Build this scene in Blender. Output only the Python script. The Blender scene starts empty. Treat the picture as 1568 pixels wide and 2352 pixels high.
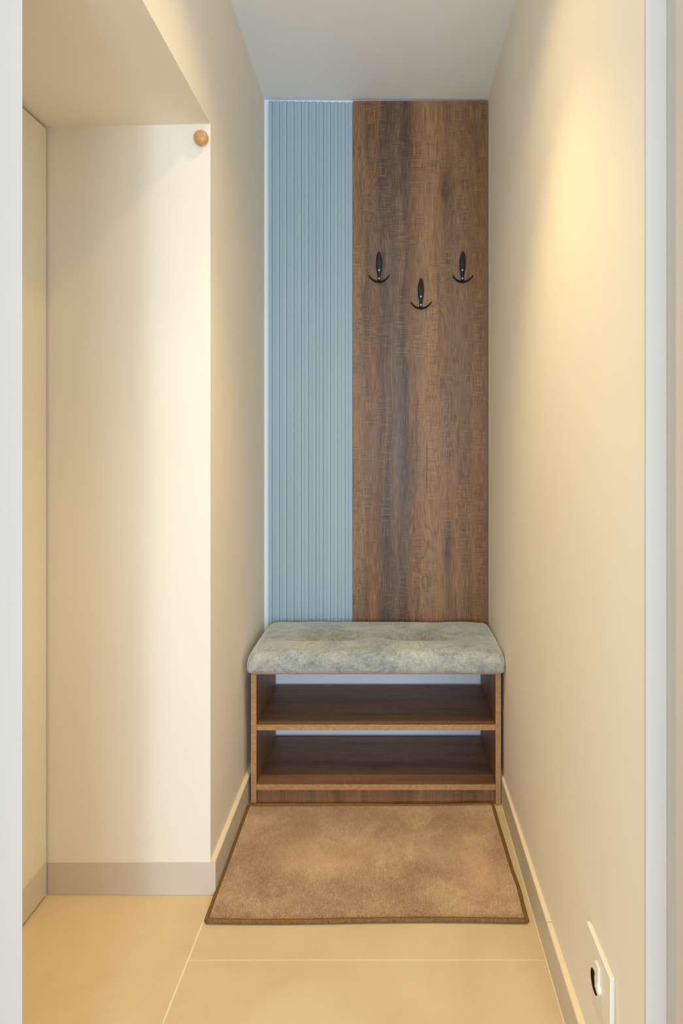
import bpy, bmesh, math, random
import numpy as np
from mathutils import Vector, Matrix, noise

S = bpy.context.scene
COL = S.collection
random.seed(7)
rng = np.random.default_rng(7)

# ------------------------------------------------------------------ camera, world, lights, exposure
# metres; camera at the origin of X/Y, looking along +Y; the lens is shifted so verticals stay vertical
F = 1400.0                                       # focal length in pixels of a 1568 x 2352 frame
cam_d = bpy.data.cameras.new('camera')
cam = bpy.data.objects.new('camera', cam_d)
COL.objects.link(cam)
cam.location = (0, 0, 1.234)
cam.rotation_euler = (math.pi / 2, 0, 0)
cam_d.sensor_fit = 'VERTICAL'
cam_d.sensor_height = 36.0
cam_d.sensor_width = 24.0
cam_d.lens = 36.0 * F / 2352.0
cam_d.shift_x = -(902 - 784) / 2352.0
cam_d.shift_y = -(1176 - 1016) / 2352.0
cam_d.clip_start = 0.02
S.camera = cam

w = bpy.data.worlds.new('world')
S.world = w
w.use_nodes = True
bg = w.node_tree.nodes['Background']
bg.inputs['Color'].default_value = (0.89, 0.95, 1.0, 1)
bg.inputs['Strength'].default_value = 1.12


def lamp(name, kind, loc, rot, color, power, **kw):
    d = bpy.data.lights.new(name, kind)
    d.color = color
    d.energy = power
    for k, v in kw.items():
        setattr(d, k, v)
    o = bpy.data.objects.new(name, d)
    COL.objects.link(o)
    o.location = loc
    o.rotation_euler = rot
    return o


# recessed ceiling downlight in the middle of the passage: reflector beam and wider spill
WARM = (1.0, 0.765, 0.34)
lamp('downlight_beam', 'SPOT', (-0.05, 1.30, 2.585), (0, 0, 0), WARM, 70,
     spot_size=math.radians(76), spot_blend=1.0, shadow_soft_size=0.03)
lamp('downlight_spill', 'SPOT', (-0.05, 1.30, 2.585), (0, 0, 0), WARM, 19,
     spot_size=math.radians(128), spot_blend=1.0, shadow_soft_size=0.03)
# daylight from the window of the room behind the camera
lamp('window_daylight', 'AREA', (0.55, -4.0, 1.35), (math.pi / 2, 0, 0), (0.64, 0.82, 1.0), 100,
     shape='RECTANGLE', size=1.6, size_y=1.9)
lamp('narrow_daylight', 'AREA', (0.25, -4.0, 1.15), (math.pi / 2, 0, 0), (0.64, 0.82, 1.0), 52,  # narrow source added to sharpen the daylight edge on the recess wall
     shape='RECTANGLE', size=0.35, size_y=1.4)

S.view_settings.view_transform = 'Standard'
S.view_settings.look = 'None'
S.view_settings.exposure = 0.08
S.view_settings.gamma = 1.0
S.view_settings.use_curve_mapping = False


# ------------------------------------------------------------------ helpers
def srgb(r, g, b):
    def f(c):
        c /= 255.0
        return c / 12.92 if c <= 0.04045 else ((c + 0.055) / 1.055) ** 2.4
    return (f(r), f(g), f(b), 1.0)


def box(bm, x0, x1, y0, y1, z0, z1):
    v = [bm.verts.new(p) for p in ((x0, y0, z0), (x1, y0, z0), (x1, y1, z0), (x0, y1, z0),
                                   (x0, y0, z1), (x1, y0, z1), (x1, y1, z1), (x0, y1, z1))]
    for q in ((3, 2, 1, 0), (4, 5, 6, 7), (0, 1, 5, 4), (1, 2, 6, 5), (2, 3, 7, 6), (3, 0, 4, 7)):
        bm.faces.new([v[i] for i in q])
    return bm


def prism(bm, pts, z0, z1):
    """footprint pts (counter-clockwise seen from above); z0/z1 numbers or per-point lists"""
    n = len(pts)
    z0 = z0 if isinstance(z0, (list, tuple)) else [z0] * n
    z1 = z1 if isinstance(z1, (list, tuple)) else [z1] * n
    lo = [bm.verts.new((p[0], p[1], z)) for p, z in zip(pts, z0)]
    hi = [bm.verts.new((p[0], p[1], z)) for p, z in zip(pts, z1)]
    bm.faces.new(lo[::-1])
    bm.faces.new(hi)
    for i in range(n):
        j = (i + 1) % n
        bm.faces.new((lo[i], lo[j], hi[j], hi[i]))
    return bm


def lathe(bm, prof, axis='z', n=32, centre=(0, 0, 0)):
    """prof: list of (radius, along)"""
    rings = []
    for r, h in prof:
        ring = []
        for i in range(n):
            a = 2 * math.pi * i / n
            c, s = r * math.cos(a), r * math.sin(a)
            p = {'z': (c, s, h), 'y': (c, h, s), 'x': (h, c, s)}[axis]
            ring.append(bm.verts.new((p[0] + centre[0], p[1] + centre[1], p[2] + centre[2])))
        rings.append(ring)
    for a, b in zip(rings, rings[1:]):
        for i in range(n):
            j = (i + 1) % n
            bm.faces.new((a[i], a[j], b[j], b[i]))
    bm.faces.new(rings[0][::-1])
    bm.faces.new(rings[-1])
    bmesh.ops.recalc_face_normals(bm, faces=bm.faces[:])
    return bm


def obj(name, bm, mat, parent=None, bevel=0, smooth=False, seg=2):
    if bevel:
        bmesh.ops.bevel(bm, geom=bm.edges[:], offset=bevel, segments=seg, affect='EDGES', profile=0.5)
    me = bpy.data.meshes.new(name)
    bm.to_mesh(me)
    bm.free()
    if smooth:
        me.polygons.foreach_set('use_smooth', [True] * len(me.polygons))
    me.materials.append(mat)
    o = bpy.data.objects.new(name, me)
    COL.objects.link(o)
    if parent:
        o.parent = parent
    return o


def thing(name, label, cat, loc=(0, 0, 0), rotz=0.0, group=None):
    o = bpy.data.objects.new(name, None)
    o.empty_display_size = 0.05
    COL.objects.link(o)
    o.location = loc
    o.rotation_euler = (0, 0, rotz)
    o['label'] = label
    o['category'] = cat
    if group:
        o['group'] = group
    return o


def struct(o, label=None, cat=None):
    o['kind'] = 'structure'
    if label:
        o['label'] = label
    if cat:
        o['category'] = cat
    return o


B = bmesh.new


# ------------------------------------------------------------------ materials
class N:
    """small node builder"""
    def __init__(self, name, rough=0.6, spec=0.5):
        self.m = bpy.data.materials.new(name)
        self.m.use_nodes = True
        self.t = self.m.node_tree
        self.b = self.t.nodes['Principled BSDF']
        self.b.inputs['Roughness'].default_value = rough
        self.b.inputs['Specular IOR Level'].default_value = spec
        self.coord = self.t.nodes.new('ShaderNodeTexCoord').outputs['Object']

    def link(self, a, b):
        self.t.links.new(a, b)

    def put(self, sock, v):
        if hasattr(v, 'is_output'):
            self.link(v, sock)
        else:
            sock.default_value = v

    def scale(self, s, loc=(0, 0, 0), vec=None):
        n = self.t.nodes.new('ShaderNodeMapping')
        n.inputs['Scale'].default_value = s
        n.inputs['Location'].default_value = loc
        self.link(vec or self.coord, n.inputs['Vector'])
        return n.outputs[0]

    def noise(self, vec, scale=1.0, detail=4.0, rough=0.55, dist=0.0):
        n = self.t.nodes.new('ShaderNodeTexNoise')
        n.inputs['Scale'].default_value = scale
        n.inputs['Detail'].default_value = detail
        n.inputs['Roughness'].default_value = rough
        n.inputs['Distortion'].default_value = dist
        self.link(vec, n.inputs['Vector'])
        return n.outputs['Fac']

    def ramp(self, fac, stops, interp='LINEAR'):
        n = self.t.nodes.new('ShaderNodeValToRGB')
        n.color_ramp.interpolation = interp
        e = n.color_ramp.elements
        while len(e) < len(stops):
            e.new(0.5)
        for i, (p, c) in enumerate(stops):
            e[i].position = p
            e[i].color = c if isinstance(c, (tuple, list)) else (c, c, c, 1)
        self.put(n.inputs['Fac'], fac)
        return n.outputs['Color']

    def math(self, op, a, b=0.0, c=0.0, clamp=False):
        n = self.t.nodes.new('ShaderNodeMath')
        n.operation = op
        n.use_clamp = clamp
        for s, v in zip(n.inputs, (a, b, c)):
            self.put(s, v)
        return n.outputs[0]

    def mix(self, fac, a, b, mode='MIX'):
        n = self.t.nodes.new('ShaderNodeMix')
        n.data_type = 'RGBA'
        n.blend_type = mode
        self.put(n.inputs['Factor'], fac)
        self.put(n.inputs['A'] if False else n.inputs[6], a)
        self.put(n.inputs[7], b)
        return n.outputs[2]

    def sep(self, vec):
        n = self.t.nodes.new('ShaderNodeSeparateXYZ')
        self.link(vec, n.inputs[0])
        return n.outputs

    def comb(self, x, y, z):
        n = self.t.nodes.new('ShaderNodeCombineXYZ')
        for s, v in zip(n.inputs, (x, y, z)):
            self.put(s, v)
        return n.outputs[0]

    def color(self, v):
        self.put(self.b.inputs['Base Color'], v)

    def bump(self, h, strength=0.2, dist=0.001):
        n = self.t.nodes.new('ShaderNodeBump')
        n.inputs['Strength'].default_value = strength
        n.inputs['Distance'].default_value = dist
        self.link(h, n.inputs['Height'])
        self.link(n.outputs[0], self.b.inputs['Normal'])


def plain(name, rgb, rough=0.5, spec=0.5, metal=0.0):
    n = N(name, rough, spec)
    n.color(srgb(*rgb))
    n.b.inputs['Metallic'].default_value = metal
    return n.m


def paint(name, rgb, rough=0.75, spec=0.25):
    n = N(name, rough, spec)
    f = n.noise(n.scale((1.3, 1.3, 1.3)), 2.0, 3)
    c = srgb(*rgb)
    n.color(n.ramp(f, [(0.3, tuple(x * 0.97 for x in c[:3]) + (1,)), (0.7, c)]))
    n.bump(n.noise(n.coord, 260.0, 3), 0.06, 0.0006)
    return n.m


M_WALL = paint('wall_paint', (246, 237, 222))
M_BACK = paint('back_wall_paint', (232, 238, 245))
M_CEIL = paint('ceiling_paint', (243, 246, 248))
M_TRIM = paint('trim_paint', (205, 198, 190), 0.6, 0.3)
M_DOOR = paint('door_paint', (236, 226, 204), 0.6, 0.35)
M_DARK = plain('dark_void', (30, 26, 22), 0.9, 0.1)


def tile_mat(name, lo, hi, rough=0.42):
    n = N(name, rough, 0.4)
    f = n.noise(n.scale((1, 1, 1)), 3.2, 6, 0.6, 0.6)
    c = n.ramp(f, [(0.3, srgb(*lo)), (0.7, srgb(*hi))])
    sp = n.noise(n.coord, 420.0, 2)
    c = n.mix(n.ramp(sp, [(0.62, 0.0), (0.78, 0.16)]), c, srgb(240, 225, 190))
    n.color(c)
    n.bump(n.noise(n.coord, 90.0, 3), 0.04, 0.0006)
    return n.m


M_TILE = tile_mat('floor_tile_glaze', (214, 188, 146), (227, 205, 166))
M_SKIRT = tile_mat('skirting_tile_glaze', (210, 198, 182), (218, 206, 190))
M_GROUT = plain('cream_grout', (244, 226, 190), 0.9, 0.1)


def wood(name, kind):
    """printed oak laminate; kind: 'panel' (grain along Z), 'z', 'x' or 'y' (grain direction)"""
    n = N(name, 0.48, 0.4)
    X, Y, Z = n.sep(n.coord)
    if kind == 'panel':
        u, v, q = X, Z, 0.0
    elif kind == 'z':
        u, v, q = n.math('ADD', X, Y), Z, 0.0
    elif kind == 'x':
        u, v, q = n.math('ADD', Y, n.math('MULTIPLY', Z, 1.0)), X, 3.1
    else:
        u, v, q = n.math('ADD', X, Z), Y, 5.7
    # soft sideways warp so bands wander and pinch
    wv = n.comb(n.math('MULTIPLY', u, 7.0), n.math('MULTIPLY', v, 1.6), q)
    warp = n.math('MULTIPLY', n.math('SUBTRACT', n.noise(wv, 1.0, 3, 0.5), 0.5), 0.075)
    wv2 = n.comb(n.math('MULTIPLY', u, 40.0), n.math('MULTIPLY', v, 7.0), q)
    warp2 = n.math('MULTIPLY', n.math('SUBTRACT', n.noise(wv2, 1.0, 2, 0.5), 0.5), 0.012)
    uw = n.math('ADD', n.math('ADD', u, warp), warp2)
    if kind == 'panel':
        t = n.math('DIVIDE', n.math('ADD', uw, 0.1585), 0.5325)
        base = n.ramp(t, [(0.00, srgb(164, 134, 106)), (0.06, srgb(158, 126, 94)), (0.11, srgb(134, 104, 78)),
                          (0.16, srgb(146, 106, 76)), (0.21, srgb(104, 80, 64)), (0.27, srgb(92, 76, 66)),
                          (0.33, srgb(122, 104, 92)), (0.385, srgb(86, 68, 56)), (0.43, srgb(138, 106, 76)),
                          (0.49, srgb(168, 132, 96)), (0.56, srgb(190, 152, 108)), (0.64, srgb(178, 140, 98)),
                          (0.70, srgb(148, 114, 82)), (0.77, srgb(160, 126, 92)), (0.86, srgb(148, 114, 78)),
                          (0.93, srgb(156, 118, 76)), (1.00, srgb(146, 106, 64))])
    else:
        base = n.ramp(n.noise(n.comb(n.math('MULTIPLY', uw, 9.0), n.math('MULTIPLY', v, 0.7), q), 1.0, 4, 0.6),
                      [(0.35, srgb(104, 80, 62)), (0.46, srgb(134, 104, 76)), (0.54, srgb(150, 118, 86)),
                       (0.65, srgb(122, 104, 90))])
    K = 1.0 if kind == 'panel' else 0.45
    # grey weathered patches, long along the grain
    gp = n.noise(n.comb(n.math('MULTIPLY', uw, 17.0), n.math('MULTIPLY', v, 1.7), q + 8.0), 1.0, 5, 0.62)
    base = n.mix(n.ramp(gp, [(0.52, 0.0), (0.62, 0.50 * K)]), base, srgb(136, 120, 112))
    # warm honey and dark streaks
    hp = n.noise(n.comb(n.math('MULTIPLY', uw, 26.0), n.math('MULTIPLY', v, 1.2), q + 21.0), 1.0, 5, 0.65)
    base = n.mix(n.ramp(hp, [(0.52, 0.0), (0.62, 0.42 * K)]), base, srgb(184, 142, 94))
    dp = n.noise(n.comb(n.math('MULTIPLY', uw, 26.0), n.math('MULTIPLY', v, 1.3), q + 33.0), 1.0, 6, 0.7)
    base = n.mix(n.ramp(dp, [(0.52, 0.0), (0.63, 0.50 * K)]), base, srgb(84, 64, 52))
    if kind == 'panel':
        # one broad silvery worn streak beside the dark band
        wx = n.math('DIVIDE', n.math('SUBTRACT', n.math('ADD', uw, n.math('MULTIPLY', warp2, 2.0)), 0.004), 0.020)
        wz = n.math('DIVIDE', n.math('SUBTRACT', v, 1.36), 0.26)
        wr = n.math('ADD', n.math('MULTIPLY', wx, wx), n.math('MULTIPLY', wz, wz))
        wg = n.math('MULTIPLY', n.math('EXPONENT', n.math('MULTIPLY', wr, -1.0)), n.ramp(dp, [(0.44, 1.0), (0.56, 0.2)]))
        base = n.mix(n.math('MULTIPLY', wg, 0.85), base, srgb(150, 134, 128))
        # dark knots, the print repeats every 1.42 m
        for kx, kz in ((0.215, 2.235), (0.215, 0.815)):
            dx = n.math('DIVIDE', n.math('SUBTRACT', n.math('ADD', uw, n.math('MULTIPLY', warp2, 2.0)), kx), 0.020)
            dz = n.math('DIVIDE', n.math('SUBTRACT', v, kz), 0.075)
            r2 = n.math('ADD', n.math('MULTIPLY', dx, dx), n.math('MULTIPLY', dz, dz))
            g = n.math('EXPONENT', n.math('MULTIPLY', r2, -1.0))
            g = n.math('MULTIPLY', g, n.ramp(gp, [(0.40, 1.0), (0.60, 0.5)]))
            base = n.mix(n.math('MULTIPLY', g, 1.0, clamp=True), base, srgb(70, 56, 50))
        # dark splits
        for kx, kz, hh in ((0.128, 2.50, 0.05), (0.134, 1.14, 0.13), (0.03, 1.33, 0.08)):
            dx = n.math('DIVIDE', n.math('SUBTRACT', n.math('ADD', u, n.math('MULTIPLY', warp2, 1.2)), kx), 0.0024)
            dz = n.math('DIVIDE', n.math('SUBTRACT', v, kz), hh)
            r2 = n.math('ADD', n.math('MULTIPLY', dx, dx), n.math('POWER', n.math('ABSOLUTE', dz), 4.0))
            base = n.mix(n.math('MULTIPLY', n.math('EXPONENT', n.math('MULTIPLY', r2, -1.0)), 0.65), base,
                         srgb(66, 56, 50))
    # cathedral / growth lines in patches
    lines = n.math('SINE', n.math('MULTIPLY', n.math('ADD', uw, n.math('MULTIPLY', n.noise(
        n.comb(n.math('MULTIPLY', u, 9.0), n.math('MULTIPLY', v, 2.6), q + 2.0), 1.0, 2, 0.45), 0.26)), 560.0))
    lm = n.noise(n.comb(n.math('MULTIPLY', uw, 6.0), n.math('MULTIPLY', v, 1.1), q + 12.0), 1.0, 2)
    lf = n.math('MULTIPLY', n.ramp(lines, [(0.45, 0.0), (0.95, 0.42 * K)]), n.ramp(lm, [(0.46, 0.0), (0.56, 1.0)]))
    base = n.mix(lf, base, srgb(88, 64, 46))
    # fine pores along the grain
    fg = n.noise(n.comb(n.math('MULTIPLY', u, 420.0), n.math('MULTIPLY', v, 14.0), q), 1.0, 3, 0.7)
    base = n.mix(n.ramp(fg, [(0.50, 0.0), (0.64, 0.6 * K)]), base, srgb(76, 56, 44))
    base = n.mix(n.ramp(fg, [(0.34, 0.42 * K), (0.46, 0.0)]), base, srgb(206, 170, 130))
    # saw marks across the grain, in patches
    sm = n.noise(n.comb(n.math('MULTIPLY', u, 16.0), n.math('MULTIPLY', v, 360.0), q + 4.0), 1.0, 3, 0.7)
    pm = n.noise(n.comb(n.math('MULTIPLY', u, 10.0), n.math('MULTIPLY', v, 4.5), q + 15.0), 1.0, 3)
    pmf = n.ramp(pm, [(0.45, 0.08), (0.55, 1.0)])
    base = n.mix(n.math('MULTIPLY', n.ramp(sm, [(0.50, 0.0), (0.64, 0.50 * K)]), pmf), base, srgb(70, 52, 40))
    base = n.mix(n.math('MULTIPLY', n.ramp(sm, [(0.36, 0.34 * K), (0.47, 0.0)]), pmf), base, srgb(206, 174, 138))
    if kind == 'panel':
        base = n.mix(1.0, base, (0.75, 0.655, 0.56, 1), 'MULTIPLY')
    else:
        base = n.mix(1.0, base, (0.88, 0.73, 0.57, 1), 'MULTIPLY')
    n.color(base)
    n.bump(fg, 0.12, 0.0005)
    return n.m


M_PANEL = wood('weathered_oak_laminate', 'panel')
M_WX = wood('oak_laminate_lengthwise', 'x')
M_WZ = wood('oak_laminate_upright', 'z')


def edge_mat():
    n = N('oak_edge_band', 0.5, 0.4)
    f = n.noise(n.scale((60, 60, 90)), 1.0, 4, 0.7)
    c = n.ramp(f, [(0.3, srgb(156, 114, 70)), (0.55, srgb(182, 138, 88)), (0.75, srgb(198, 154, 104))])
    s = n.noise(n.scale((240, 240, 240)), 1.0, 2)
    c = n.mix(n.ramp(s, [(0.62, 0.0), (0.72, 0.5)]), c, srgb(100, 66, 38))
    n.color(c)
    return n.m


M_EDGE = edge_mat()


def blue_mat():
    n = N('powder_blue_lacquer', 0.55, 0.35)
    f = n.noise(n.scale((6, 6, 0.5)), 1.0, 3)
    n.color(n.ramp(f, [(0.3, srgb(155, 178, 188)), (0.7, srgb(162, 184, 194))]))
    return n.m


M_BLUE = blue_mat()


def velvet():
    n = N('sage_grey_velvet', 0.85, 0.2)
    f = n.noise(n.scale((1, 1.4, 1.4)), 9.0, 6, 0.68, 0.5)
    c = n.ramp(f, [(0.34, srgb(124, 133, 135)), (0.46, srgb(150, 156, 155)), (0.56, srgb(172, 174, 169)),
                   (0.68, srgb(186, 187, 180))])
    f2 = n.noise(n.scale((260, 60, 60)), 1.0, 3, 0.7)
    f3 = n.noise(n.scale((60, 260, 260)), 1.0, 3, 0.7)
    wv = n.math('MULTIPLY', n.math('ADD', f2, f3), 0.5)
    c = n.mix(n.ramp(wv, [(0.50, 0.0), (0.64, 0.55)]), c, srgb(90, 100, 98))
    c = n.mix(n.ramp(wv, [(0.36, 0.40), (0.48, 0.0)]), c, srgb(204, 204, 190))
    n.color(c)
    n.b.inputs['Sheen Weight'].default_value = 0.9
    n.b.inputs['Sheen Roughness'].default_value = 0.4
    n.bump(wv, 0.35, 0.0012)
    return n.m


M_VELVET = velvet()


def pile_mat():
    n = N('beige_carpet_pile', 0.95, 0.1)
    f = n.noise(n.scale((1, 1, 0)), 7.0, 5, 0.62, 0.4)
    c = n.ramp(f, [(0.36, srgb(198, 161, 128)), (0.5, srgb(210, 176, 140)), (0.64, srgb(226, 198, 158))])
    g = n.t.nodes.new('ShaderNodeNewGeometry')
    c = n.mix(n.ramp(g.outputs['Random Per Island'], [(0.0, 0.0), (1.0, 0.45)]), c, srgb(214, 184, 152))
    n.color(c)
    n.b.inputs['Sheen Weight'].default_value = 0.2
    return n.m


def bind_mat():
    n = N('olive_brown_binding', 0.8, 0.2)
    f = n.noise(n.scale((500, 500, 60)), 1.0, 2)
    n.color(n.ramp(f, [(0.35, srgb(104, 76, 40)), (0.65, srgb(142, 108, 60))]))
    n.bump(f, 0.5, 0.001)
    return n.m


M_PILE, M_BIND = pile_mat(), bind_mat()
M_BLACK = plain('black_satin_metal', (17, 17, 19), 0.5, 0.3)
M_STEEL = plain('bright_steel', (205, 205, 200), 0.3, 0.5, 0.85)
M_SLOT = plain('screw_recess_dark', (35, 33, 30), 0.8, 0.1)
M_PLASTIC = plain('white_plastic', (240, 234, 224), 0.35, 0.5)


def ball_mat():
    n = N('honey_beech', 0.35, 0.5)
    f = n.noise(n.scale((40, 40, 260)), 1.0, 4, 0.6)
    n.color(n.ramp(f, [(0.35, srgb(196, 146, 88)), (0.65, srgb(212, 164, 106))]))
    return n.m


M_BALL = ball_mat()

# ------------------------------------------------------------------ the setting
DB = 2.435                                       # back wall
DR = 1.663                                       # far side of the door recess
XR = 0.378                                       # right wall


def xl(d):                                       # left passage wall is a touch out of parallel
    return -0.4976 + (d - DR) * (-0.513 + 0.4976) / (DB - DR)


floor = obj('floor', box(B(), -1.75, 1.75, -1.1, 2.6, -0.10, -0.0014), M_GROUT)
struct(floor, 'beige large-format tiled floor with pale grout lines', 'floor')
rows_r = [(2.048, 2.434), (1.4545, 2.045), (0.8605, 1.4515), (0.2665, 0.8575), (-0.33, 0.2635), (-1.0, -0.333)]
for y0, y1 in rows_r:
    xr = 0.3765 if y0 > 0.88 else (0.372 if y1 > 0.9 else 0.71)
    t = obj('tile', box(B(), -0.4862, xr, y0, y1, -0.010, 0.0), M_TILE, floor, bevel=0.0006, seg=1)
    t.location.z = random.uniform(-0.0003, 0.0002)
for y0, y1 in [(1.068, 1.6618), (0.4725, 1.065), (-0.1215, 0.4695), (-0.72, -0.1245)]:
    t = obj('tile', box(B(), -0.944 if y1 > 0.9 else -1.68, -0.4912, y0, y1, -0.010, 0.0), M_TILE, floor,
            bevel=0.0006, seg=1)
    t.location.z = random.uniform(-0.0003, 0.0002)
for y0, y1 in [(0.2665, 0.8575), (-0.33, 0.2635), (-1.0, -0.333)]:
    obj('tile', box(B(), 0.713, 1.70, y0, y1, -0.010, 0.0), M_TILE, floor, bevel=0.0006, seg=1)

bm = B()
prism(bm, [(-1.30, 0.95), (0.55, 0.95), (0.55, 2.60), (-1.30, 2.60)], [2.607, 2.594, 2.594, 2.607], 2.70)
struct(obj('ceiling', bm, M_CEIL), 'plain grey-white ceiling above the narrow passage', 'ceiling')

struct(obj('wall_back', box(B(), -0.80, 0.60, DB, DB + 0.12, -0.02, 2.68), M_BACK),
       'pale end wall behind the bench and panels', 'wall')
struct(obj('wall_right', box(B(), XR, XR + 0.16, 0.906, DB + 0.05, -0.02, 2.68), M_WALL),
       'long cream wall on the right with a socket plate', 'wall')

bm = B()
prism(bm, [(-1.30, DR), (xl(DR), DR), (xl(DB + 0.02), DB + 0.02), (-1.30, DB + 0.02)], -0.02, 2.68)
prism(bm, [(-1.30, 0.90), (-0.4885, 0.90), (xl(DR), DR + 0.001), (-1.30, DR + 0.001)],
      [2.087, 2.103, 2.103, 2.087], 2.68)
box(bm, -1.30, -0.985, 0.90, DR + 0.01, -0.02, 2.2)
struct(obj('wall_left', bm, M_WALL), 'cream left wall with a doorway recess and lowered soffit', 'wall')

bm = B()
box(bm, -1.75, -0.592, 0.70, 0.96, -0.02, 2.70)
box(bm, 0.4045, 1.75, 0.70, 0.9049, -0.02, 2.70)
box(bm, -0.592, 0.4045, 0.70, 0.96, 2.595, 2.70)
struct(obj('wall_front', bm, M_TRIM), 'white wall around the opening nearest the viewer', 'wall')
struct(obj('trim_1', prism(B(), [(-0.593, 0.900), (-0.5468, 0.900), (-0.585, 0.960), (-0.593, 0.960)], -0.001, 2.60), M_TRIM,
           bevel=0.001),
       'white opening frame at the left edge of the view', 'trim')
struct(obj('trim_2', box(B(), 0.3735, 0.4045, 0.900, 0.9065, -0.001, 2.60), M_TRIM, bevel=0.001),
       'white opening frame at the right edge of the view', 'trim')

# left door leaf, flush and handle-less in view, with a skirting strip of its own
door = obj('door_1', box(B(), -0.980, -0.942, 0.965, 1.657, 0.094, 2.086), M_DOOR, bevel=0.001)
struct(door, 'cream flush door leaf in the left recess with dark shadow gap', 'door')
obj('skirting', box(B(), -0.980, -0.9415, 0.965, 1.657, 0.006, 0.0935), M_SKIRT, door, bevel=0.001)
obj('gap_shade', box(B(), -0.9845, -0.980, 0.961, 1.6625, 0.0, 2.09), M_DARK, door)  # dark sheet behind the leaf, paints the shade in its gap

# skirting
bb = obj('baseboard_left', box(B(), -0.9405, -0.4835, DR - 0.0022, DR + 0.001, 0.0, 0.0895), M_SKIRT, bevel=0.0006)
struct(bb, 'tile skirting along the recess wall and left passage wall', 'skirting')
xw = lambda d: xl(d) + 0.0145
for a, b in [(DR - 0.0015, 1.946), (1.948, 2.420)]:
    bm = B()
    prism(bm, [(xl(a) - 0.002, a), (xw(a), a), (xw(b), b), (xl(b) - 0.002, b)], 0.0, 0.0895)
    obj('skirting_tile', bm, M_SKIRT, bb, bevel=0.0007)
    bm = B()
    prism(bm, [(xl(a) - 0.001, a + 0.001), (xw(a) - 0.0015, a + 0.001), (xw(b) - 0.0015, b), (xl(b) - 0.001, b)],
          0.0896, 0.0908)
    obj('lit_ledge', bm, M_GROUT, bb)  # pale strip over the ledge, light from above put into its colour
xf = lambda d: 0.3655 + (d - 1.45) * 0.0065
br = thing('baseboard_right', 'tile skirting along the foot of the right wall', 'skirting')
struct(br)
for a, b in [(0.907, 1.4515), (1.4535, 2.046), (2.048, 2.420)]:
    bm = B()
    prism(bm, [(xf(a), a), (XR + 0.002, a), (XR + 0.002, b), (xf(b), b)], 0.0, 0.0895)
    obj('skirting_tile', bm, M_SKIRT, br, bevel=0.0007)
    bm = B()
    prism(bm, [(xf(a) + 0.0015, a), (XR + 0.001, a), (XR + 0.001, b), (xf(b) + 0.0015, b)], 0.0896, 0.0908)
    obj('lit_ledge', bm, M_GROUT, br)  # light on the skirting top, painted as a paler strip
bm = B()
prism(bm, [(xf(0.91) - 0.002, 0.91), (xf(0.91) + 0.001, 0.91), (xf(2.42) + 0.001, 2.42), (xf(2.42) - 0.002, 2.42)],
      -0.001, 0.0012)
obj('grout_line', bm, M_GROUT, br)

# ------------------------------------------------------------------ fluted blue panel
fp = thing('fluted_panel', 'powder blue fluted panel on the end wall left of the wood panel', 'panel',
           (-0.494, DB, 0.49))
ZT = 2.592 - 0.49
WB = 0.3335
zt = lambda x: ZT - 0.007 * x / WB
bm = B()
prism(bm, [(0, -0.0030), (WB, -0.0030), (WB, -0.0004), (0, -0.0004)], 0.0, [zt(0), zt(WB), zt(WB), zt(0)])
obj('backing', bm, M_BLUE, fp)
pitch, rib, gap = 0.02895, 0.0142, 0.0008
for i in range(12):
    a = i * pitch
    b = min(a + rib, WB)
    bm = B()
    prism(bm, [(a, -0.0140), (b, -0.0140), (b, -0.0029), (a, -0.0029)], 0.0, zt(a))
    obj('slat', bm, M_BLUE, fp, bevel=0.0006)
    if i < 11:
        a2, b2 = b + gap, (i + 1) * pitch - gap
        bm = B()
        prism(bm, [(a2, -0.0105), (b2, -0.0105), (b2, -0.0029), (a2, -0.0029)], 0.0, zt(a2))
        obj('groove_strip', bm, M_BLUE, fp, bevel=0.0005)

# ------------------------------------------------------------------ wood panel
wp = obj('wood_panel', box(B(), -0.1585, 0.3745, DB - 0.020, DB - 0.0004, 0.49, 2.5875), M_PANEL, bevel=0.0008)
wp['label'] = 'tall weathered oak laminate panel holding three black hooks'
wp['category'] = 'panel'
DP = DB - 0.020


# ------------------------------------------------------------------ coat hooks
def hook_body():
    k = 1.0 / (5.6 * 580)
    prof = [(500, 30, .0035), (492, 44, .0045), (478, 44, .0055), (462, 37, .006), (445, 36, .006), (420, 38, .006),
            (380, 50, .0062), (340, 66, .0066), (300, 76, .0085), (250, 78, .0125), (210, 72, .0170),
            (175, 60, .0215), (150, 48, .0250), (132, 34, .0275), (123, 20, .0288), (120, 8, .0294)]
    bm = B()
    rings = []
    n = 16
    for y, wd, off in prof:
        z = (500 - y) * k
        hw = wd * k / 2
        th = 0.0034 if wd > 30 else 0.0026
        ring = []
        for i in range(n):
            a = 2 * math.pi * i / n
            c, s = math.cos(a), math.sin(a)
            c = math.copysign(abs(c) ** 0.8, c)
            s = math.copysign(abs(s) ** 0.7, s)
            ring.append(bm.verts.new((hw * c, -off + 0.0006 + th * s, z)))
        rings.append(ring)
    for a, b in zip(rings, rings[1:]):
        for i in range(n):
            j = (i + 1) % n
            bm.faces.new((a[i], a[j], b[j], b[i]))
    bm.faces.new(rings[0][::-1])
    bm.faces.new(rings[-1])
    bmesh.ops.recalc_face_normals(bm, faces=bm.faces[:])
    return bm


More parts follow.
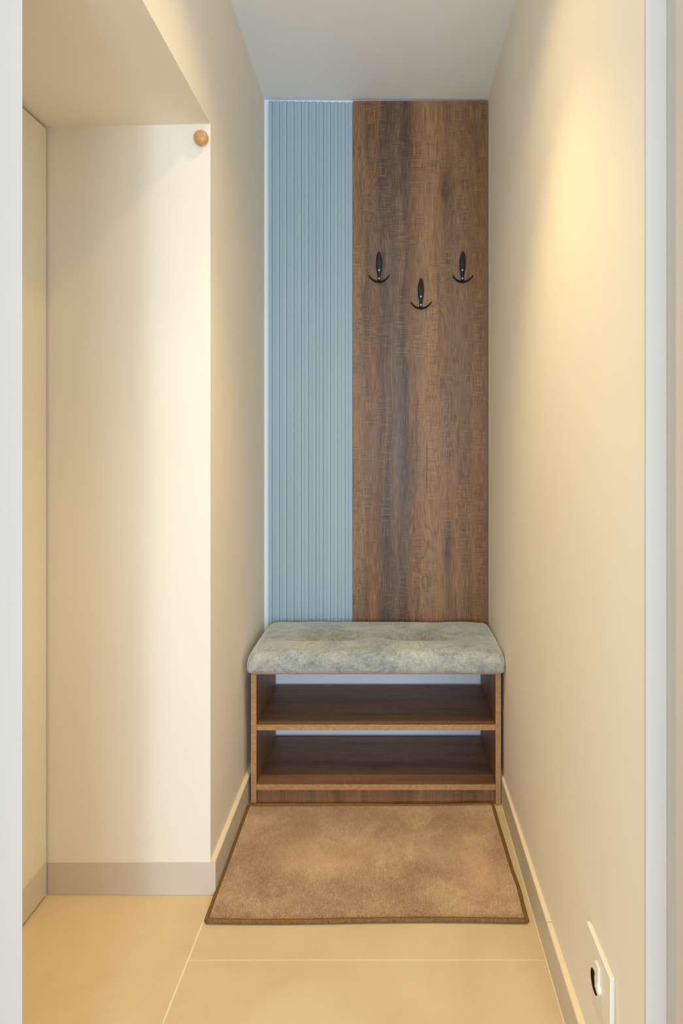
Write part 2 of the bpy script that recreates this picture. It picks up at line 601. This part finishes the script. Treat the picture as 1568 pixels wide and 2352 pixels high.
def hook_prong(sgn):
    k = 1.0 / (5.6 * 580)
    ctrl = [(0, 486, .0060, 15), (22, 486, .0062, 15), (45, 483, .008, 13), (72, 474, .0125, 11),
            (95, 460, .018, 9.5), (113, 444, .0235, 8.5), (126, 430, .028, 8), (132, 424, .030, 6)]
    bm = B()
    rings = []
    pts = [Vector((sgn * x * k, -o, (500 - y) * k)) for x, y, o, r in ctrl]
    n = 12
    for i, (x, y, o, r) in enumerate(ctrl):
        tn = (pts[min(i + 1, len(pts) - 1)] - pts[max(i - 1, 0)]).normalized()
        u = tn.cross(Vector((0, 1, 0))).normalized()
        v = tn.cross(u).normalized()
        rr = r * k
        rings.append([bm.verts.new(pts[i] + u * rr * math.cos(2 * math.pi * j / n) +
                                   v * max(rr, 0.0022) * math.sin(2 * math.pi * j / n)) for j in range(n)])
    for a, b in zip(rings, rings[1:]):
        for i in range(n):
            j = (i + 1) % n
            bm.faces.new((a[i], a[j], b[j], b[i]))
    bm.faces.new(rings[0][::-1])
    bm.faces.new(rings[-1])
    bmesh.ops.recalc_face_normals(bm, faces=bm.faces[:])
    return bm


def screw_bm():
    return lathe(B(), [(0.0036, 0.0), (0.0036, -0.0006), (0.0030, -0.0013), (0.0022, -0.0015)], 'y', 20)


def slot_bm():
    bm = B()
    box(bm, -0.0017, 0.0017, -0.00165, -0.0012, -0.0005, 0.0005)
    box(bm, -0.0005, 0.0005, -0.00165, -0.0012, -0.0017, 0.0017)
    return bm


hook_labels = ['black anchor-shaped coat hook, upper left of the three, nearest the blue panel',
               'black anchor-shaped coat hook, the low middle one of the three on the wood panel',
               'black anchor-shaped coat hook, upper right of the three, nearest the right wall']
h0 = thing('coat_hook', hook_labels[0], 'hook', group='black hooks on the wood panel')
obj('backplate', hook_body(), M_BLACK, h0, smooth=True)
obj('prong', hook_prong(-1), M_BLACK, h0, smooth=True)
obj('prong', hook_prong(1), M_BLACK, h0, smooth=True)
for z, off in ((0.0492, 0.0090), (0.0166, 0.0086)):
    sc = obj('screw', screw_bm(), M_STEEL, h0)
    sc.location = (0, -off, z)
    obj('cross_recess', slot_bm(), M_SLOT, sc)


def dup(root, loc, label):
    r = root.copy()
    COL.objects.link(r)
    r.location = loc
    r['label'] = label
    for ch in list(root.children):
        c = ch.copy()
        COL.objects.link(c)
        c.parent = r
        for g in ch.children:
            d = g.copy()
            COL.objects.link(d)
            d.parent = c
    return r


spots = [(-0.0545, DP, 1.865), (0.1105, DP, 1.760), (0.2745, DP, 1.865)]
dup(h0, spots[1], hook_labels[1])
dup(h0, spots[2], hook_labels[2])
h0.location = spots[0]

# ------------------------------------------------------------------ round wooden knob on the recess wall
kn = thing('wall_knob', 'round honey-coloured wooden knob on the recess wall just below the soffit', 'knob',
           (-0.5187, DR, 2.0576))
R = 0.0196
prof = [(0.010, -0.0105), (0.0165, -0.0112), (0.0192, -0.0135), (R, -0.0165), (0.0188, -0.0200), (0.0162, -0.0234),
        (0.0122, -0.0258), (0.0070, -0.0270), (0.0020, -0.0274)]
obj('knob_head', lathe(B(), prof, 'y', 40), M_BALL, kn, smooth=True)
obj('stem', lathe(B(), [(0.010, -0.0002), (0.010, -0.004), (0.0075, -0.0065), (0.0085, -0.0112)], 'y', 24),
    M_BALL, kn)

# ------------------------------------------------------------------ socket plate on the right wall
sp = thing('socket_plate', 'white rectangular socket plate low on the right wall', 'socket', (XR, 1.098, 0.273))
obj('plate', box(B(), -0.0095, -0.0022, -0.063, 0.063, -0.049, 0.049), M_PLASTIC, sp, bevel=0.0007)
obj('back_frame', box(B(), -0.0023, 0.0, -0.0605, 0.061, -0.047, 0.047), M_PLASTIC, sp)
o = obj('recess_shade', lathe(B(), [(0.0195, -0.0094), (0.0195, -0.0097)], 'x', 40), M_DARK, sp)  # flat dark disc, the hollow's shade put into its colour
o.location = (0, 0.019, -0.027)
o['label'] = 'dark disc for the shaded round recess'
o = obj('lit_recess_disc', lathe(B(), [(0.0095, -0.0096), (0.0090, -0.0110), (0.0060, -0.0120)], 'x', 28), M_PLASTIC, sp,  # pale disc painted as the lit wall inside the recess
        smooth=True)
o.location = (0, 0.004, -0.014)
obj('cover_flap', box(B(), -0.0140, -0.0094, -0.0145, 0.0035, -0.022, 0.026), M_PLASTIC, sp, bevel=0.0008)
o = obj('pivot_boss', lathe(B(), [(0.0085, -0.0096), (0.0085, -0.0145), (0.0065, -0.0160)], 'x', 28), M_PLASTIC, sp)
o.location = (0, -0.0130, -0.012)
obj('clip_notch', box(B(), -0.0055, -0.0018, -0.0634, -0.060, -0.040, -0.030), M_DARK, sp)


# ------------------------------------------------------------------ shoe bench
BF, BK = 2.071, 2.408
bx0, bx1 = -0.4825, 0.3675
bw = bx1 - bx0
bench = thing('shoe_bench', 'open-fronted oak laminate shoe bench with two shelves under the grey cushion', 'bench',
              (0, BF, 0))
T = 0.019
dpt = BK - BF
for x in (bx0, bx1 - T):
    sd = obj('side_panel', box(B(), x, x + T, 0.0012, dpt, 0.0, 0.4452), M_WZ, bench, bevel=0.0006)
    obj('edge_band', box(B(), x + 0.0003, x + T - 0.0003, 0.0, 0.0013, 0.0003, 0.4450), M_EDGE, sd)
tp = obj('top_board', box(B(), bx0, bx1, 0.0012, dpt, 0.4455, 0.4612), M_WX, bench, bevel=0.0006)
obj('edge_band', box(B(), bx0 + 0.0003, bx1 - 0.0003, 0.0, 0.0013, 0.4457, 0.4610), M_EDGE, tp)
for zt in (0.274, 0.071):
    sh = obj('shelf', box(B(), bx0 + T + 0.0002, bx1 - T - 0.0002, 0.0022, dpt, zt - T, zt), M_WX, bench, bevel=0.0006)
    obj('edge_band', box(B(), bx0 + T + 0.0004, bx1 - T - 0.0004, 0.001, 0.0023, zt - T + 0.0003, zt - 0.0003),
        M_EDGE, sh)
obj('kick_board', box(B(), bx0 + T + 0.0002, bx1 - T - 0.0002, 0.010, 0.026, 0.001, 0.0515), M_WZ, bench,
    bevel=0.0006)


# ------------------------------------------------------------------ cushion
def cushion_bm():
    x0, x1, y0, y1, z0, z1 = -0.4875, 0.3735, 2.033, 2.404, 0.4614, 0.531
    nx, ny, nz = 250, 110, 14
    r = 0.031
    c = Vector(((x0 + x1) / 2, (y0 + y1) / 2, (z0 + z1) / 2))
    hx, hy, hz = (x1 - x0) / 2, (y1 - y0) / 2, (z1 - z0) / 2
    dim = [(-0.229, 2.185), (0.110, 2.185)]
    bm = B()
    cache = {}

    def pt(i, j, k):
        key = (i, j, k)
        if key in cache:
            return cache[key]
        # denser samples near the edges
        f = lambda t: -math.cos(t * math.pi) * 0.25 + (2 * t - 1) * 0.75
        p = Vector((f(i / nx) * hx, f(j / ny) * hy, f(k / nz) * hz))
        rb = r if p.z > 0 else 0.010
        inner = Vector((max(-hx + rb, min(hx - rb, p.x)), max(-hy + rb, min(hy - rb, p.y)),
                        max(-hz + rb, min(hz - rb, p.z))))
        dlt = p - inner
        if dlt.length > 1e-9:
            p = inner + dlt.normalized() * rb
        a, b, h = p.x / hx, p.y / hy, (p.z + hz) / (2 * hz)
        q = p + c
        # bulge of the sides
        q.x += 0.006 * math.copysign(abs(a) ** 6, a) * math.sin(math.pi * h) * (1 - b * b)
        q.y += 0.005 * math.copysign(abs(b) ** 6, b) * math.sin(math.pi * h) * (1 - a ** 4)
        # top: crown, soft waves, two tuft dimples with pulled creases
        t = max(0.0, (h - 0.15) / 0.85)
        d = 0.016 * (1 - a ** 4) * (1 - b * b)
        d += 0.004 * (noise.noise(Vector((q.x * 9, q.y * 11, 3.0))))
        d += 0.0016 * (noise.noise(Vector((q.x * 26, q.y * 30, 9.0))))
        for mx, my in dim:
            dx, dy = q.x - mx, q.y - my
            rr = math.hypot(dx * 0.58, dy * (1.3 if dy < 0 else 0.72))
            d -= 0.064 * math.exp(-rr / 0.024)
            d += 0.007 * math.exp(-((dy + 0.065) / 0.035) ** 2) * math.exp(-(dx / 0.12) ** 2)
            d -= 0.014 * math.exp(-(rr / 0.085) ** 2)
            ang = math.atan2(dy, dx)
            # pulled folds: one sideways through the button, one towards the wall
            d -= 0.016 * math.exp(-abs(dy + 0.10 * abs(dx)) / 0.008) * math.exp(-abs(dx) / 0.040)
            if dy > 0:
                d -= 0.009 * math.exp(-abs(dx - 0.15 * dy) / 0.007) * math.exp(-dy / 0.045)
            # puckers that run out of the button
            d -= 0.009 * math.exp(-((rr - 0.028) / 0.030) ** 2) * (max(0.0, math.cos(ang * 5 - 1.57 + mx)) ** 5)
        # line of pull between the tufts and to the ends
        d -= 0.006 * math.exp(-((q.y - 2.185 + 0.01 * math.sin(q.x * 14)) / 0.022) ** 2) * (1 - a ** 4)
        q.z = max(q.z + d * t, z0 + 0.012 * h)
        # front lower hem slightly uneven
        v = bm.verts.new(q)
        cache[key] = v
        return v

    def quad(*ks):
        vs = [pt(*k) for k in ks]
        if len(set(vs)) == 4:
            bm.faces.new(vs)

    for i in range(nx):
        for j in range(ny):
            quad((i, j, nz), (i + 1, j, nz), (i + 1, j + 1, nz), (i, j + 1, nz))
            quad((i, j + 1, 0), (i + 1, j + 1, 0), (i + 1, j, 0), (i, j, 0))
    for i in range(nx):
        for k in range(nz):
            quad((i, 0, k), (i + 1, 0, k), (i + 1, 0, k + 1), (i, 0, k + 1))
            quad((i, ny, k + 1), (i + 1, ny, k + 1), (i + 1, ny, k), (i, ny, k))
    for j in range(ny):
        for k in range(nz):
            quad((0, j, k + 1), (0, j + 1, k + 1), (0, j + 1, k), (0, j, k))
            quad((nx, j, k), (nx, j + 1, k), (nx, j + 1, k + 1), (nx, j, k + 1))
    return bm


cu = thing('seat_cushion', 'sage grey velvet seat cushion with two tufted dimples on the shoe bench', 'cushion')
obj('cover', cushion_bm(), M_VELVET, cu, smooth=True)
for mx in (-0.229, 0.110):
    bm = B()
    bmesh.ops.create_uvsphere(bm, u_segments=16, v_segments=10, radius=0.008)
    for v in bm.verts:
        v.co.z *= 0.5
    o = obj('tuft_button', bm, M_VELVET, cu, smooth=True)
    o.location = (mx, 2.185, 0.4755)

# ------------------------------------------------------------------ rug
C0 = [(-0.4790, 1.5640), (0.3440, 1.5660), (0.3370, 2.0600), (-0.4865, 2.0560)]      # corners, counter-clockwise


def rug_xy(u, v):
    a = [C0[0][i] + (C0[1][i] - C0[0][i]) * u for i in (0, 1)]
    b = [C0[3][i] + (C0[2][i] - C0[3][i]) * u for i in (0, 1)]
    x = a[0] + (b[0] - a[0]) * v
    y = a[1] + (b[1] - a[1]) * v
    x += 0.003 * (u ** 8) * math.exp(-((v - 0.22) / 0.10) ** 2)
    y -= 0.0025 * ((1 - v) ** 6) * math.sin(u * 7.0)
    return x, y


def rug_z(u, v):
    return 0.0035 * max(0, u - 0.80) / 0.20 * max(0, v - 0.85) / 0.15 \
        + 0.0015 * (noise.noise(Vector((u * 4, v * 3, 1))) + 0.6)


rug = thing('rug', 'beige brown low-pile rug with olive binding on the floor before the bench', 'rug')
bm = B()
nu, nv = 60, 40
top = [[None] * (nv + 1) for _ in range(nu + 1)]
bot = [[None] * (nv + 1) for _ in range(nu + 1)]
for i in range(nu + 1):
    for j in range(nv + 1):
        u, v = 0.004 + 0.992 * i / nu, 0.006 + 0.988 * j / nv
        x, y = rug_xy(u, v)
        z = rug_z(u, v)
        top[i][j] = bm.verts.new((x, y, 0.0072 + z))
        bot[i][j] = bm.verts.new((x, y, 0.0005 + z * 0.4))
for i in range(nu):
    for j in range(nv):
        bm.faces.new((top[i][j], top[i + 1][j], top[i + 1][j + 1], top[i][j + 1]))
        bm.faces.new((bot[i][j + 1], bot[i + 1][j + 1], bot[i + 1][j], bot[i][j]))
for i in range(nu):
    bm.faces.new((bot[i][0], bot[i + 1][0], top[i + 1][0], top[i][0]))
    bm.faces.new((top[i][nv], top[i + 1][nv], bot[i + 1][nv], bot[i][nv]))
for j in range(nv):
    bm.faces.new((top[0][j], top[0][j + 1], bot[0][j + 1], bot[0][j]))
    bm.faces.new((bot[nu][j], bot[nu][j + 1], top[nu][j + 1], top[nu][j]))
obj('base', bm, M_PILE, rug, smooth=False)

# pile: short upright tufts, one mesh
NT = 260000
uu = rng.uniform(0.008, 0.992, NT)
vv = rng.uniform(0.012, 0.988, NT)
ax = C0[0][0] + (C0[1][0] - C0[0][0]) * uu
ay = C0[0][1] + (C0[1][1] - C0[0][1]) * uu
bx_ = C0[3][0] + (C0[2][0] - C0[3][0]) * uu
by_ = C0[3][1] + (C0[2][1] - C0[3][1]) * uu
px = ax + (bx_ - ax) * vv + 0.003 * uu ** 8 * np.exp(-((vv - 0.22) / 0.10) ** 2)
py = ay + (by_ - ay) * vv
pz = 0.0072 + 0.0035 * np.clip(uu - 0.8, 0, 1) / 0.2 * np.clip(vv - 0.85, 0, 1) / 0.15 + 0.0006
ang = rng.uniform(0, 2 * np.pi, NT)
hw = rng.uniform(0.0004, 0.0008, NT)
hh = rng.uniform(0.0020, 0.0038, NT)
lx = rng.normal(0, 0.0011, NT)
ly = rng.normal(-0.0004, 0.0011, NT)
co = np.empty((NT, 3, 3))
co[:, 0] = np.stack([px - hw * np.cos(ang), py - hw * np.sin(ang), pz], 1)
co[:, 1] = np.stack([px + hw * np.cos(ang), py + hw * np.sin(ang), pz], 1)
co[:, 2] = np.stack([px + lx, py + ly, pz + hh], 1)
me = bpy.data.meshes.new('pile')
me.vertices.add(NT * 3)
me.vertices.foreach_set('co', co.ravel())
me.loops.add(NT * 3)
me.loops.foreach_set('vertex_index', np.arange(NT * 3, dtype=np.int32))
me.polygons.add(NT)
me.polygons.foreach_set('loop_start', np.arange(0, NT * 3, 3, dtype=np.int32))
me.update()
me.validate()
me.materials.append(M_PILE)
o = bpy.data.objects.new('pile', me)
COL.objects.link(o)
o.parent = rug
o['kind'] = 'stuff'


def binding(us):
    """a rolled edge along a list of (u, v)"""
    bm = B()
    n = 10
    pts = []
    for u, v in us:
        x, y = rug_xy(u, v)
        pts.append(Vector((x, y, 0.0062 + rug_z(u, v) * 0.8)))
    rings = []
    for i, p in enumerate(pts):
        tn = (pts[min(i + 1, len(pts) - 1)] - pts[max(i - 1, 0)]).normalized()
        s = Vector((-tn.y, tn.x, 0))
        k = 1.0 + 0.07 * noise.noise(p * 60)
        rings.append([bm.verts.new(p + s * 0.0058 * k * math.cos(2 * math.pi * j / n)
                                   + Vector((0, 0, 0.0056 * k * math.sin(2 * math.pi * j / n)))) for j in range(n)])
    for a, b in zip(rings, rings[1:]):
        for i in range(n):
            j = (i + 1) % n
            bm.faces.new((a[i], a[j], b[j], b[i]))
    bm.faces.new(rings[0][::-1])
    bm.faces.new(rings[-1])
    bmesh.ops.recalc_face_normals(bm, faces=bm.faces[:])
    return bm


ls = np.linspace(0, 1, 60)
for us in ([(t, 0.0) for t in ls], [(1.0, t) for t in ls], [(t, 1.0) for t in ls], [(0.0, t) for t in ls]):
    obj('binding', binding(us), M_BIND, rug, smooth=True)
